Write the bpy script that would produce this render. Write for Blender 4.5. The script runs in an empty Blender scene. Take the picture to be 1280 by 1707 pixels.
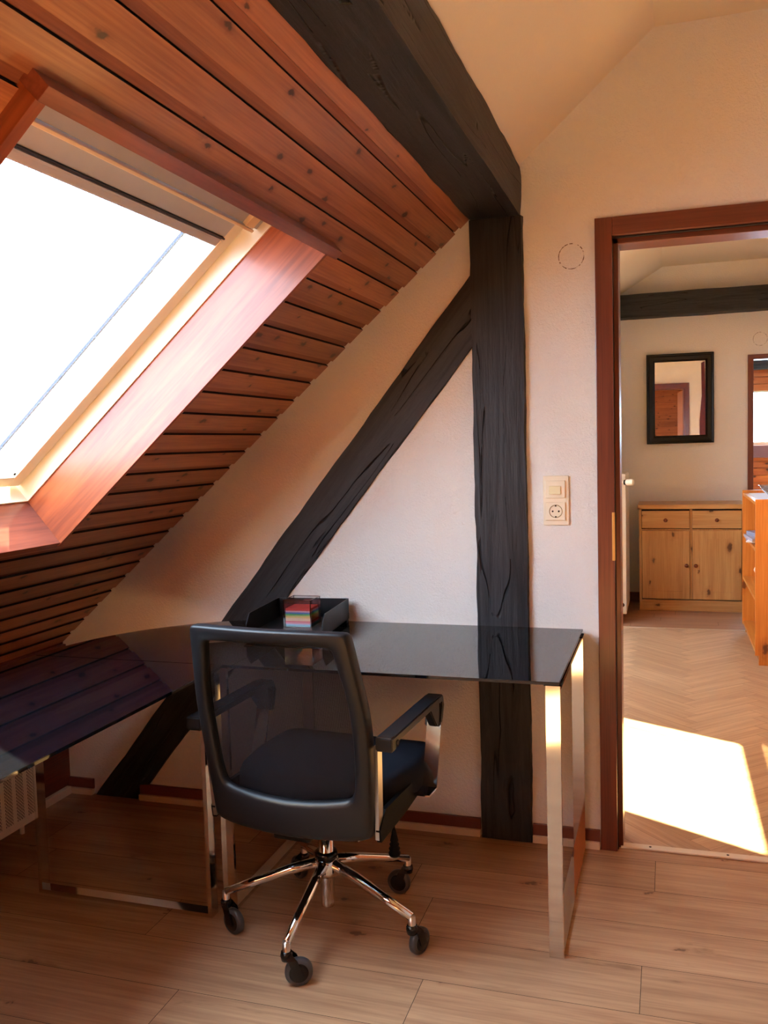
import bpy, bmesh, math, random
from mathutils import Vector, Matrix
random.seed(7)
S = bpy.context.scene
COL = S.collection

# ------------------------------------------------------------------ camera, sky, sun, exposure
FPX = 1485.17
YAW, PIT, ROL = math.radians(-17.75954), math.radians(-4.27693), math.radians(-1.64715)
def cam_axes():
    cy, sy, cp, sp_ = math.cos(YAW), math.sin(YAW), math.cos(PIT), math.sin(PIT)
    f = Vector((sy*cp, cy*cp, sp_)); r = Vector((cy, -sy, 0)); u = r.cross(f)
    cr, sr = math.cos(ROL), math.sin(ROL)
    return cr*r + sr*u, -sr*r + cr*u, f
r_, u_, f_ = cam_axes()
cam = bpy.data.cameras.new('camera')
cam.sensor_fit = 'HORIZONTAL'; cam.sensor_width = 36.0
cam.lens = FPX/1280*36.0
cam.clip_start = 0.02
camo = bpy.data.objects.new('camera', cam); COL.objects.link(camo)
camo.matrix_world = Matrix(((r_.x, u_.x, -f_.x, 0), (r_.y, u_.y, -f_.y, 0), (r_.z, u_.z, -f_.z, 1.3), (0, 0, 0, 1)))
S.camera = camo

world = bpy.data.worlds.new('sky'); S.world = world; world.use_nodes = True
bg = world.node_tree.nodes['Background']
bg.inputs['Color'].default_value = (0.58, 0.78, 1.0, 1); bg.inputs['Strength'].default_value = 23.0

sun = bpy.data.lights.new('sun', 'SUN'); sun.energy = 150.0; sun.angle = math.radians(0.6); sun.color = (1.0, 0.90, 0.55)
suno = bpy.data.objects.new('sun', sun); COL.objects.link(suno)
SUN_DIR = Vector((0.75, -1.04, -1.0)).normalized()
suno.rotation_euler = SUN_DIR.to_track_quat('-Z', 'Y').to_euler(); suno.location = (-6, 8, 9)

S.view_settings.view_transform = 'Standard'; S.view_settings.look = 'None'
S.view_settings.gamma = 1.0; S.view_settings.use_curve_mapping = False
S.view_settings.exposure = 0.0
S.cycles.max_bounces = 12; S.cycles.diffuse_bounces = 8; S.cycles.glossy_bounces = 6
S.cycles.transparent_max_bounces = 16; S.cycles.transmission_bounces = 6
S.cycles.use_denoising = True; S.cycles.sample_clamp_indirect = 12.0
S.cycles.caustics_reflective = False; S.cycles.caustics_refractive = False

# ------------------------------------------------------------------ node helpers
def L(c):   # sRGB 0-255 -> linear
    return tuple(((v/255)/12.92 if v/255 <= .04045 else ((v/255+.055)/1.055)**2.4) for v in c)+(1,)
class NT:
    def __init__(s, name):
        s.m = bpy.data.materials.new(name); s.m.use_nodes = True; s.t = s.m.node_tree
        s.b = s.t.nodes['Principled BSDF']; s.out = s.t.nodes['Material Output']
    def n(s, typ, **k):
        o = s.t.nodes.new('ShaderNode'+typ)
        for a, v in k.items():
            if a.startswith('i_'):
                key = a[2:].replace('_', ' '); o.inputs[key].default_value = v
            else: setattr(o, a, v)
        return o
    def l(s, a, b): s.t.links.new(a, b)
    def val(s, x, sock):
        if hasattr(x, 'is_linked') or hasattr(x, 'links'): s.l(x, sock)
        else: sock.default_value = x
    def math(s, op, a, b=None, c=None, clamp=False):
        o = s.n('Math', operation=op, use_clamp=clamp); s.val(a, o.inputs[0])
        if b is not None: s.val(b, o.inputs[1])
        if c is not None: s.val(c, o.inputs[2])
        return o.outputs[0]
    def mapr(s, x, a, b, c=0.0, d=1.0, smooth=True):
        o = s.n('MapRange'); o.interpolation_type = 'SMOOTHSTEP' if smooth else 'LINEAR'
        s.l(x, o.inputs['Value'])
        for k, v in (('From Min', a), ('From Max', b), ('To Min', c), ('To Max', d)): o.inputs[k].default_value = v
        return o.outputs['Result']
    def mix(s, f, a, b, mode='MIX'):
        o = s.n('Mix', data_type='RGBA', blend_type=mode)
        s.val(f, o.inputs[0]); s.val(a, o.inputs[6]); s.val(b, o.inputs[7]); return o.outputs[2]
    def coord(s, scale=(1, 1, 1), attr=True, rot=(0, 0, 0)):
        tc = s.n('TexCoord'); v = tc.outputs['Object']
        if getattr(s, 'zrot', 0):
            vr = s.n('VectorRotate', rotation_type='Z_AXIS'); s.l(v, vr.inputs['Vector']); vr.inputs['Angle'].default_value = s.zrot; v = vr.outputs[0]
        if attr:
            at = s.n('Attribute', attribute_name='rnd')
            cx = s.n('CombineXYZ'); s.l(s.math('MULTIPLY', at.outputs['Fac'], 37.0), cx.inputs[0])
            s.l(s.math('MULTIPLY', at.outputs['Fac'], 11.3), cx.inputs[1]); s.l(s.math('MULTIPLY', at.outputs['Fac'], 5.1), cx.inputs[2])
            ad = s.n('VectorMath', operation='ADD'); s.l(v, ad.inputs[0]); s.l(cx.outputs[0], ad.inputs[1]); v = ad.outputs[0]
        mp = s.n('Mapping'); s.l(v, mp.inputs[0]); mp.inputs['Scale'].default_value = scale; mp.inputs['Rotation'].default_value = rot
        return mp.outputs[0]
    def noise(s, v, scale=1, detail=3, rough=.5, dist=0):
        o = s.n('TexNoise'); s.l(v, o.inputs['Vector']); o.inputs['Scale'].default_value = scale
        o.inputs['Detail'].default_value = detail; o.inputs['Roughness'].default_value = rough; o.inputs['Distortion'].default_value = dist
        return o.outputs['Fac']
    def bump(s, h, strength=.3, dist=.01, prev=None):
        o = s.n('Bump'); o.inputs['Strength'].default_value = strength; o.inputs['Distance'].default_value = dist
        s.l(h, o.inputs['Height'])
        if prev is not None: s.l(prev, o.inputs['Normal'])
        return o.outputs[0]
    def fin(s, color=None, rough=None, normal=None, **k):
        if color is not None: s.val(color, s.b.inputs['Base Color'])
        if rough is not None: s.val(rough, s.b.inputs['Roughness'])
        if normal is not None: s.l(normal, s.b.inputs['Normal'])
        for a, v in k.items(): s.b.inputs[a.replace('_', ' ')].default_value = v
        return s.m

def plain(name, rgb, rough=.5, metal=0.0, **k):
    t = NT(name); v = t.coord((1, 1, 1), attr=False)
    n = t.noise(v, 14, 3); c = t.mix(t.mapr(n, .3, .7, 0, .12), L(rgb), L(tuple(x*.8 for x in rgb)))
    return t.fin(c, rough, Metallic=metal, **k)

def wood(name, light, dark, axis=0, knot=L((70, 30, 14)), knots=(4.0, 10.0), kprob=.5, ksize=.10, rough=.35, coat=0.0, grain=1.0, bumps=.15, attrvar=.22, smudge=0, zrot=0):
    t = NT(name); t.zrot = math.radians(zrot)
    def ax(a, b):     # a along grain, b across
        s = [b, b, b]; s[axis] = a; return tuple(s)
    v = t.coord(ax(1.3, 26*grain)); g1 = t.noise(v, 1, 5, .6, .6)
    v2 = t.coord(ax(5, 190*grain)); g2 = t.noise(v2, 1, 2, .5)
    v3 = t.coord(ax(1.2, 3.5)); g3 = t.noise(v3, 1, 3)
    f = t.math('ADD', t.math('MULTIPLY', g1, .62), t.math('MULTIPLY', g2, .38))
    c = t.mix(t.mapr(f, .33, .68), light, dark)
    c = t.mix(t.mapr(g3, .35, .7, 0, .35), c, t.mix(1.0, c, (.72, .62, .55, 1), 'MULTIPLY'))
    if smudge:
        v5 = t.coord(ax(5, 16)); g5 = t.noise(v5, 1, 4, .6, .4)
        c = t.mix(t.mapr(g5, .60, .78, 0, smudge), c, t.mix(1.0, c, (.5, .40, .34, 1), 'MULTIPLY'))
    if knots:
        v4 = t.coord(ax(*knots)); sv = t.n('SeparateXYZ'); t.l(v4, sv.inputs[0]); oth = [q for q in range(3) if q != axis]
        wv = t.coord((1, 1, 1)); wn = t.math('MULTIPLY', t.noise(wv, 45, 3), .22)
        cv = t.n('CombineXYZ'); t.l(t.math('ADD', sv.outputs[axis], wn), cv.inputs[0]); t.l(t.math('ADD', t.math('ADD', sv.outputs[oth[0]], sv.outputs[oth[1]]), wn), cv.inputs[1])
        vo = t.n('TexVoronoi', voronoi_dimensions='2D'); t.l(cv.outputs[0], vo.inputs['Vector']); vo.inputs['Scale'].default_value = 1
        sx = t.n('SeparateColor'); t.l(vo.outputs['Color'], sx.inputs[0])
        on = t.mapr(sx.outputs[0], 1-kprob, 1-kprob+.02)
        sz = t.math('MULTIPLY_ADD', sx.outputs[1], ksize, ksize*.5)
        d = t.math('DIVIDE', vo.outputs['Distance'], sz)
        m = t.math('MULTIPLY', t.mapr(d, 1.25, .55), on)
        halo = t.math('MULTIPLY', t.mapr(d, 2.8, .8, 0, .45), on)
        c = t.mix(halo, c, t.mix(1.0, c, (.62, .42, .30, 1), 'MULTIPLY')); c = t.mix(t.math('MULTIPLY', m, .85), c, knot)
    at = t.n('Attribute', attribute_name='rnd')
    br = t.mapr(at.outputs['Fac'], 0, 1, 1-attrvar, 1+attrvar*.35, smooth=False)
    cc = t.n('CombineColor'); [t.l(br, cc.inputs[i]) for i in range(3)]
    if attrvar: c = t.mix(1.0, c, cc.outputs[0], 'MULTIPLY')
    nm = t.bump(f, bumps, .002)
    return t.fin(c, rough, nm, Coat_Weight=coat, Coat_Roughness=.12)

M = {}
def plaster(name, rgb, bscale=260, bs=.35, dist=.004):
    t = NT(name); v = t.coord((1, 1, 1), attr=False)
    n1 = t.noise(v, bscale, 3, .6); n2 = t.noise(v, 120, 4, .6); n3 = t.noise(v, 2.0, 3)
    h = t.math('ADD', t.math('MULTIPLY', n1, .4), n2)
    c = t.mix(t.mapr(n3, .3, .7, 0, .5), L(rgb), L(tuple(x*.975 for x in rgb)))
    return t.fin(c, .85, t.bump(h, bs, dist), Specular_IOR_Level=.2)
M['wall'] = plaster('white_woodchip_wall', (228, 225, 219), 300, .75, .004)
M['ceil'] = plaster('cream_plaster', (234, 224, 204), 200, .12, .003)
M['pine'] = wood('varnished_pine_boards', L((186, 118, 76)), L((148, 82, 52)), 0, L((46, 20, 12)), (6.5, 11.8), .55, .085, .34, .15)
M['groove'] = wood('varnished_pine_groove', L((160, 92, 60)), L((126, 64, 42)), 0, knots=None, rough=.5)
M['lining'] = wood('red_stained_lining', L((168, 84, 44)), L((118, 52, 26)), 1, L((44, 18, 10)), (3, 6), .22, .09, .34, .12, grain=.45, attrvar=0)
M['kneewood'] = wood('dark_red_boards', L((140, 72, 52)), L((96, 44, 32)), 1, knots=None, rough=.4)
M['doorwood'] = wood('mahogany_veneer', L((118, 56, 36)), L((90, 38, 24)), 2, knots=None, rough=.33, coat=.2, grain=1.6, attrvar=0)
M['laminate'] = wood('oak_laminate', L((196, 159, 122)), L((162, 122, 91)), 0, L((96, 62, 42)), (3.2, 6.5), .40, .045, .30, 0, attrvar=.10, grain=.7, bumps=.04, smudge=.8)
M['parquet'] = wood('herringbone_floor', L((200, 162, 124)), L((170, 130, 94)), 0, knots=None, rough=.33, attrvar=.14, grain=.9, bumps=.03, zrot=-45)
M['parquet2'] = wood('herringbone_floor_turned', L((200, 162, 124)), L((170, 130, 94)), 0, knots=None, rough=.33, attrvar=.14, grain=.9, bumps=.03, zrot=45)
M['cabpine'] = wood('natural_pine', L((204, 160, 102)), L((178, 128, 74)), 2, L((66, 30, 14)), (5, 9), .45, .10, .38, .1, attrvar=.08)
M['cabpineh'] = wood('natural_pine_across', L((204, 160, 102)), L((178, 128, 74)), 0, L((66, 30, 14)), (5, 9), .4, .10, .38, .1, attrvar=.08)
M['shelfpine'] = wood('honey_pine', L((226, 150, 66)), L((204, 120, 44)), 2, L((96, 44, 18)), (4, 8), .4, .10, .35, .15, attrvar=.06)
M['darkseam'] = plain('dark_seam', (26, 14, 10), .8)
M['base'] = plain('brown_skirting', (112, 56, 44), .4)
M['creamstrip'] = plain('cream_strip', (222, 204, 178), .5)
M['frame'] = plain('cream_window_frame', (226, 214, 188), .4)
M['framegrey'] = plain('pale_grey_blind_cassette', (172, 178, 192), .5)
M['dkline'] = plain('dark_rubber', (32, 38, 50), .6)
M['bluebar'] = plain('blue_grey_spacer', (20, 34, 50), .5)
M['blackglass'] = plain('black_glass', (6, 7, 11), .03, IOR=1.8)
M['chrome'] = plain('chrome', (222, 220, 218), .07, 1.0)
M['steel'] = plain('brushed_steel', (190, 186, 180), .28, 1.0)
M['blackplastic'] = plain('black_plastic', (17, 18, 22), .45, Specular_IOR_Level=.35)
M['blackgloss'] = plain('glossy_black_plastic', (11, 11, 13), .25, Specular_IOR_Level=.4)
M['tyre'] = plain('smoky_rubber', (58, 58, 60), .3)
M['iron'] = plain('iron', (60, 50, 44), .5, .8)
M['brass'] = plain('brass_plate', (196, 160, 96), .35, .8)
M['whiteplastic'] = plain('cream_plastic', (234, 222, 196), .3)
M['creamswitch'] = plain('yellowed_plastic', (232, 222, 178), .3)
M['radiator'] = plain('white_enamel', (226, 220, 202), .28)
M['bracket'] = plain('black_pad', (7, 7, 9), .6, Specular_IOR_Level=.1)
M['knob'] = plain('turned_knob', (126, 62, 32), .35)
M['mirrorframe'] = plain('black_lacquer', (9, 9, 10), .35, Specular_IOR_Level=.3)
M['mirror'] = plain('mirror_glass', (240, 236, 228), .01, 1.0)
M['paperwhite'] = plain('white_paper', (232, 234, 240), .7)
M['wire'] = plain('white_wire', (240, 232, 216), .3)
M['seamstrip'] = plain('metal_seam_strip', (210, 196, 176), .3, .6)
M['outline'] = plain('hairline_crack', (110, 84, 60), .9)
M['black'] = plain('pure_black', (6, 6, 6), .8)
M['picture'] = plain('dark_picture_frame', (40, 24, 16), .4)

def timber(name, axis, cw=.0065):
    t = NT(name)
    def ax(a, b):
        s = [b, b, b]; s[axis] = a; return tuple(s)
    v = t.coord(ax(1.6, 30), attr=False); g = t.noise(v, 1, 6, .65, 1.2)
    v2 = t.coord(ax(.7, 13), attr=False); cr = t.noise(v2, 1, 2, .45, .25)
    v3 = t.coord((5, 5, 5), attr=False); p = t.noise(v3, 1, 4, .6)
    v4 = t.coord(ax(9, 120), attr=False); fine = t.noise(v4, 1, 3, .6)
    crack = t.mapr(t.math('ABSOLUTE', t.math('SUBTRACT', cr, .5)), cw, .0)
    gate = t.mapr(p, .40, .47); crack = t.math('MULTIPLY', crack, gate)
    c = t.mix(t.mapr(g, .35, .7), L((45, 46, 50)), L((17, 18, 22)))
    c = t.mix(t.mapr(p, .55, .75, 0, .35), c, L((62, 57, 52)))
    c = t.mix(t.mapr(fine, .62, .74, 0, .3), c, L((74, 64, 56)))
    c = t.mix(crack, c, (.001, .001, .001, 1))
    h = t.math('SUBTRACT', t.math('ADD', t.math('MULTIPLY', g, .5), t.math('MULTIPLY', fine, .25)), t.math('MULTIPLY', crack, 1.6))
    return t.fin(c, .52, t.bump(h, .8, .007), Specular_IOR_Level=.35)
M['timber_y'] = timber('black_painted_timber_y', 1, .013); M['timber_z'] = timber('black_painted_timber_z', 2); M['timber_x'] = timber('black_painted_timber_x', 0)

def glass(name, tint=(1, 1, 1, 1), ior=1.45, boost=0.0):
    t = NT(name); t.t.nodes.remove(t.b)
    tr = t.n('BsdfTransparent'); tr.inputs[0].default_value = tint
    gl = t.n('BsdfGlossy'); gl.inputs['Roughness'].default_value = .01
    ge = t.n('NewGeometry'); dt = t.n('VectorMath', operation='DOT_PRODUCT'); t.l(ge.outputs['Incoming'], dt.inputs[0]); t.l(ge.outputs['Normal'], dt.inputs[1])
    fz = t.math('POWER', t.math('SUBTRACT', 1.0, t.math('ABSOLUTE', dt.outputs['Value']), clamp=True), 5.0)
    f0 = ((ior-1)/(ior+1))**2+boost
    mx = t.n('MixShader'); t.l(t.math('MULTIPLY_ADD', fz, 1-f0, f0), mx.inputs[0]); t.l(tr.outputs[0], mx.inputs[1]); t.l(gl.outputs[0], mx.inputs[2])
    t.l(mx.outputs[0], t.out.inputs[0]); return t.m
M['glass'] = glass('window_glass'); M['acrylic'] = glass('clear_acrylic', (.90, .90, .92, 1), 1.5, .09)
M['acredge'] = glass('acrylic_cut_edge', (.62, .62, .64, 1), 1.5, .22)
M['bowlglass'] = glass('bowl_glass', (.80, .84, .84, 1), 1.5, .12)

def meshfab():
    t = NT('black_mesh_fabric'); v = t.coord((1, 1, 1), attr=False)
    sx = t.n('SeparateXYZ'); t.l(v, sx.inputs[0])
    a = t.math('SINE', t.math('MULTIPLY', sx.outputs[2], 2100)); b = t.math('SINE', t.math('MULTIPLY', sx.outputs[0], 1500))
    h = t.math('MULTIPLY', t.math('ADD', a, 1), .5); h2 = t.math('MULTIPLY', t.math('ADD', b, 1), .5)
    al = t.math('ADD', .76, t.math('MULTIPLY', t.math('MAXIMUM', h, h2), .14))
    t.fin(L((18, 20, 27)), .7, Specular_IOR_Level=.2)
    tr = t.n('BsdfTransparent'); mx = t.n('MixShader'); t.l(al, mx.inputs[0]); t.l(tr.outputs[0], mx.inputs[1]); t.l(t.b.outputs[0], mx.inputs[2])
    t.l(mx.outputs[0], t.out.inputs[0]); return t.m
M['mesh'] = meshfab()
def fabric():
    t = NT('black_seat_fabric'); v = t.coord((1, 1, 1), attr=False)
    n = t.noise(v, 900, 2); c = t.mix(n, L((10, 11, 16)), L((26, 28, 38)))
    return t.fin(c, .9, t.bump(n, .4, .001), Specular_IOR_Level=.15)
M['fabric'] = fabric()
def perforated():
    t = NT('perforated_white_metal'); v = t.coord((1, 1, 1), attr=False)
    sx = t.n('SeparateXYZ'); t.l(v, sx.inputs[0]); y, z = sx.outputs[1], sx.outputs[2]
    # slotted holes in staggered rows, in vertical bands with plain metal between
    band = t.math('FRACT', t.math('DIVIDE', y, .052)); bm_ = t.math('MULTIPLY', t.math('GREATER_THAN', band, .22), t.math('LESS_THAN', band, .86))
    col = t.math('DIVIDE', y, .0052); cf = t.math('SUBTRACT', t.math('FRACT', col), .5)
    st = t.math('MULTIPLY', t.math('MODULO', t.math('FLOOR', t.math('ADD', col, 4000)), 2.0), .5)
    rf = t.math('SUBTRACT', t.math('FRACT', t.math('ADD', t.math('DIVIDE', z, .011), st)), .5)
    hole = t.math('MULTIPLY', t.math('LESS_THAN', t.math('ABSOLUTE', cf), .30), t.math('LESS_THAN', t.math('ABSOLUTE', rf), .34))
    hole = t.math('MULTIPLY', hole, bm_)
    hole = t.math('MULTIPLY', hole, t.math('GREATER_THAN', z, .025))
    return t.fin(t.mix(hole, L((222, 212, 196)), L((22, 18, 16))), .4)
M['perf'] = perforated()
def fabrichang():
    t = NT('woven_wall_hanging'); v = t.coord((60, 60, 60), attr=False)
    vo = t.n('TexVoronoi'); t.l(v, vo.inputs['Vector'])
    sx = t.n('SeparateColor'); t.l(vo.outputs['Color'], sx.inputs[0])
    return t.fin(t.mix(sx.outputs[0], L((120, 40, 40)), L((60, 50, 70))), .9)
M['hang'] = fabrichang()

# ------------------------------------------------------------------ mesh helpers
def link(name, me, mat, parent=None):
    o = bpy.data.objects.new(name, me); COL.objects.link(o)
    for m in (mat if isinstance(mat, (list, tuple)) else [mat]): me.materials.append(m)
    if parent is not None: o.parent = parent
    return o
def root_of(p):
    while p.parent is not None: p = p.parent
    return p
def obj(name, bm, mat, parent=None, smooth=False, origin=None, rnd=None):
    """one mesh object; parts are given in world space and stored relative to their thing's base point"""
    org = Vector(root_of(parent).location) if parent is not None else (Vector(origin) if origin is not None else Vector((0, 0, 0)))
    bmesh.ops.recalc_face_normals(bm, faces=bm.faces)
    bmesh.ops.translate(bm, verts=bm.verts, vec=-org)
    if smooth:
        for f in bm.faces: f.smooth = True
    me = bpy.data.meshes.new(name); bm.to_mesh(me); bm.free()
    o = link(name, me, mat, parent)
    if parent is None: o.location = org
    if smooth: me.set_sharp_from_angle(angle=math.radians(40)) if hasattr(me, 'set_sharp_from_angle') else None
    if rnd is not None:
        at = me.attributes.new('rnd', 'FLOAT', 'FACE')
        at.data.foreach_set('value', [rnd]*len(me.polygons) if isinstance(rnd, (int, float)) else rnd)
    return o
def tag(o, label, cat, group=None):
    o['label'] = label; o['category'] = cat
    if group: o['group'] = group
    return o
def thing(name, label, cat, loc, group=None):
    o = bpy.data.objects.new(name, None); COL.objects.link(o); o.location = loc; o.empty_display_size = .1
    return tag(o, label, cat, group)
def struct(o, label=None, cat=None):
    o['kind'] = 'structure'
    if label: o['label'] = label; o['category'] = cat
    return o
def sthing(name, loc, label, cat):
    o = bpy.data.objects.new(name, None); COL.objects.link(o); o.location = loc
    return struct(o, label, cat)
def copy_tree(o, parent=None):
    c = o.copy(); COL.objects.link(c); c.parent = parent
    for ch in [x for x in bpy.data.objects if x.parent == o]: copy_tree(ch, c)
    return c
def B(*boxes, bevel=0.0, seg=2, bm=None, mtx=None):
    """boxes given as (x0,x1,y0,y1,z0,z1)"""
    bm = bm or bmesh.new()
    for b in boxes:
        x0, x1, y0, y1, z0, z1 = b
        t = bmesh.new()
        vs = [t.verts.new((x, y, z)) for x in (x0, x1) for y in (y0, y1) for z in (z0, z1)]
        for q in ((0, 1, 3, 2), (4, 6, 7, 5), (0, 4, 5, 1), (2, 3, 7, 6), (0, 2, 6, 4), (1, 5, 7, 3)): t.faces.new([vs[i] for i in q])
        bmesh.ops.recalc_face_normals(t, faces=t.faces)
        if bevel: bmesh.ops.bevel(t, geom=t.edges[:], offset=bevel, segments=seg, affect='EDGES', profile=.6)
        if mtx is not None: bmesh.ops.transform(t, matrix=mtx, verts=t.verts)
        join(bm, t)
    return bm
def join(bm, t):
    mp = {v: bm.verts.new(v.co) for v in t.verts}
    for f in t.faces:
        try:
            nf = bm.faces.new([mp[v] for v in f.verts]); nf.material_index = f.material_index; nf.smooth = f.smooth
        except ValueError: pass
    t.free(); return bm
def prism(poly, axis, a, b, bm=None, bevel=0.0, seg=2):
    """poly of 2-D points extruded along axis 0/1/2 between a and b"""
    bm = bm or bmesh.new(); t = bmesh.new()
    def P(p, w):
        q = [0, 0, 0]; i, j = [k for k in range(3) if k != axis]; q[i], q[j], q[axis] = p[0], p[1], w; return q
    va = [t.verts.new(P(p, a)) for p in poly]; vb = [t.verts.new(P(p, b)) for p in poly]
    n = len(poly); t.faces.new(va); t.faces.new(vb[::-1])
    for i in range(n): t.faces.new((va[i], vb[i], vb[(i+1) % n], va[(i+1) % n]))
    bmesh.ops.recalc_face_normals(t, faces=t.faces)
    if bevel: bmesh.ops.bevel(t, geom=t.edges[:], offset=bevel, segments=seg, affect='EDGES')
    return join(bm, t)
def tube(pts, rad, bm=None, n=14, cap=True, squash=None):
    """round (or squashed) tube through points; rad may be a list"""
    bm = bm or bmesh.new(); pts = [Vector(p) for p in pts]
    rs = rad if isinstance(rad, (list, tuple)) else [rad]*len(pts)
    rings = []; up = None
    for i, p in enumerate(pts):
        d = (pts[min(i+1, len(pts)-1)]-pts[max(i-1, 0)]).normalized()
        if up is None: up = Vector((0, 0, 1)) if abs(d.z) < .9 else Vector((1, 0, 0))
        s = d.cross(up).normalized(); u = s.cross(d).normalized(); up = u
        k = squash or (1, 1)
        rings.append([bm.verts.new(p+s*math.cos(2*math.pi*j/n)*rs[i]*k[0]+u*math.sin(2*math.pi*j/n)*rs[i]*k[1]) for j in range(n)])
    for a, b in zip(rings, rings[1:]):
        for j in range(n): bm.faces.new((a[j], a[(j+1) % n], b[(j+1) % n], b[j])).smooth = True
    if cap: bm.faces.new(rings[0][::-1]); bm.faces.new(rings[-1])
    return bm
def lathe(prof, c, axis=(0, 0, 1), bm=None, n=24, close=False):
    """profile (r, h) turned about an axis through c"""
    bm = bm or bmesh.new(); ax = Vector(axis).normalized()
    a = Vector((0, 0, 1)).cross(ax) if abs(ax.z) < .99 else Vector((1, 0, 0)); a.normalize(); b = ax.cross(a)
    c = Vector(c); rings = []
    for r, h in prof:
        if r < 1e-6: rings.append([bm.verts.new(c+ax*h)])
        else: rings.append([bm.verts.new(c+ax*h+a*math.cos(2*math.pi*j/n)*r+b*math.sin(2*math.pi*j/n)*r) for j in range(n)])
    prs = list(zip(rings, rings[1:]))
    if close: prs.append((rings[-1], rings[0]))
    for p, q in prs:
        for j in range(n):
            k = (j+1) % n
            if len(p) == 1 and len(q) == 1: continue
            if len(p) == 1: f = (p[0], q[j], q[k])
            elif len(q) == 1: f = (p[j], p[k], q[0])
            else: f = (p[j], p[k], q[k], q[j])
            bm.faces.new(f).smooth = True
    return bm
def strap(path, width_dir, w, th, bm=None):
    """flat bar swept along a path of points (mitred), width along width_dir"""
    bm = bm or bmesh.new(); P = [Vector(p) for p in path]; W = Vector(width_dir).normalized(); rings = []
    closed = (P[0]-P[-1]).length < 1e-6
    if closed: P = P[:-1]
    n = len(P)
    for i, p in enumerate(P):
        if closed: d0 = (p-P[i-1]).normalized(); d1 = (P[(i+1) % n]-p).normalized()
        else:
            d0 = (p-P[max(i-1, 0)]); d1 = (P[min(i+1, n-1)]-p)
            d0 = (d0 if d0.length > 1e-9 else d1).normalized(); d1 = (d1 if d1.length > 1e-9 else d0).normalized()
        n0 = d0.cross(W).normalized(); n1 = d1.cross(W).normalized(); m = (n0+n1).normalized(); k = 1/max(.3, m.dot(n0))
        rings.append([bm.verts.new(p+m*k*a*th/2+W*b*w/2) for a, b in ((1, 1), (1, -1), (-1, -1), (-1, 1))])
    prs = list(zip(rings, rings[1:]))+([(rings[-1], rings[0])] if closed else [])
    for a, b in prs:
        for j in range(4): bm.faces.new((a[j], a[(j+1) % 4], b[(j+1) % 4], b[j]))
    if not closed: bm.faces.new(rings[0][::-1]); bm.faces.new(rings[-1])
    bmesh.ops.recalc_face_normals(bm, faces=bm.faces)
    return bm

# ------------------------------------------------------------------ the room: walls, floor, ceiling
WY = 2.826          # face of the end wall
W2 = 2.95           # its other face, in the hall
AX, AZ = -.593, 2.004
DX, DZ = -.7517, -.6595   # down the slope
XK = -2.21          # knee wall
def slope_z(x): return AZ+(x-AX)*(DZ/DX)
SM = Matrix(((0, DX, -.6595, AX), (1, 0, 0, 0), (0, DZ, .7517, AZ), (0, 0, 0, 1)))   # local (Y, s, depth outwards) -> world
ROOM_Y0 = -1.9
WIN = [(1.06, 2.11)]; WIN_OFF = {'window_2': -1.75, 'window_3': 3.56}
S0, S1 = .31, 1.415

def wall_piece(polys, y0, y1):
    bm = bmesh.new()
    for p in polys: prism(p, 1, y0, y1, bm)
    return bm
DX0, DX1, DZT = -.150, .62, 1.89      # door opening in the end wall
zc = lambda x: slope_z(x)+.03
struct(obj('wall_back', wall_piece([
    [(XK-.15, 0), (-.593, 0), (-.593, zc(-.593)), (XK-.15, zc(XK-.15))],
    [(-.593, 0), (DX0-.012, 0), (DX0-.012, 2.62), (-.593, 2.28)],
    [(DX0-.012, DZT+.022), (DX1+.012, DZT+.022), (DX1+.012, 2.72), (0, 2.72), (DX0-.012, 2.62)],
    [(DX1+.012, 0), (2.5, 0), (2.5, 2.72), (DX1+.012, 2.72)]], WY, W2), M['wall']),
    'white woodchip end wall around the door and the black post', 'wall')
struct(obj('wall_left', B((XK-.02, XK, ROOM_Y0, WY, 0, slope_z(XK)+.012)), M['kneewood']), 'low dark red wooden knee wall under the slope', 'wall')
struct(obj('wall_right', B((2.4, 2.5, ROOM_Y0, WY, 0, 2.6)), M['wall']), 'plain cream side wall out of the picture on the right', 'wall')
# board wall behind the camera (it shows in the mirror)
bm = bmesh.new(); rn = []
z = 0.0
while z < 2.6:
    B((XK-.1, 2.5, ROOM_Y0-.02, ROOM_Y0, z, z+.094), bm=bm); v = random.random(); rn += [v]*6
    B((XK-.1, 2.5, ROOM_Y0-.03, ROOM_Y0-.012, z+.094, z+.106), bm=bm); rn += [v*.5]*6
    z += .106
struct(obj('wall_front', bm, M['pine'], rnd=rn), 'horizontal pine board wall behind the camera', 'wall')

def plank_floor(name, x0, x1, y0, y1, mat, w=.193, length=1.285, known=None):
    bm = bmesh.new(); rn = []; gap = .0007
    k0 = math.floor((y0-2.0)/w); k = k0
    while 2.0+k*w < y1:
        ya, yb = max(y0, 2.0+k*w), min(y1, 2.0+(k+1)*w)
        j = (known or {}).get(k, random.uniform(0, length)); j = j-math.ceil((j-x0)/length)*length
        x = j
        while x < x1:
            xa, xb = max(x0, x), min(x1, x+length)
            if xb-xa > .01:
                vs = [bm.verts.new(p) for p in ((xa+gap, ya+gap, 0), (xb-gap, ya+gap, 0), (xb-gap, yb-gap, 0), (xa+gap, yb-gap, 0))]
                bm.faces.new(vs); rn.append(random.random())
            x += length
        k += 1
    o = obj(name, bm, mat, rnd=rn); return o
o = plank_floor('floor', XK, 2.5, ROOM_Y0, WY+.03, M['laminate'], known={3: -.043, 0: -.068, -1: -.575, -2: -1.135, 1: -.65, 2: .55})
struct(o, 'pale oak laminate floor of the study', 'floor')
# subfloor carries every room
struct(obj('floor', B((XK-.15, 3.2, ROOM_Y0-.1, 10.0, -.2, -.001)), M['darkseam']), 'dark seams between the floor planks', 'floor')

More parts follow.
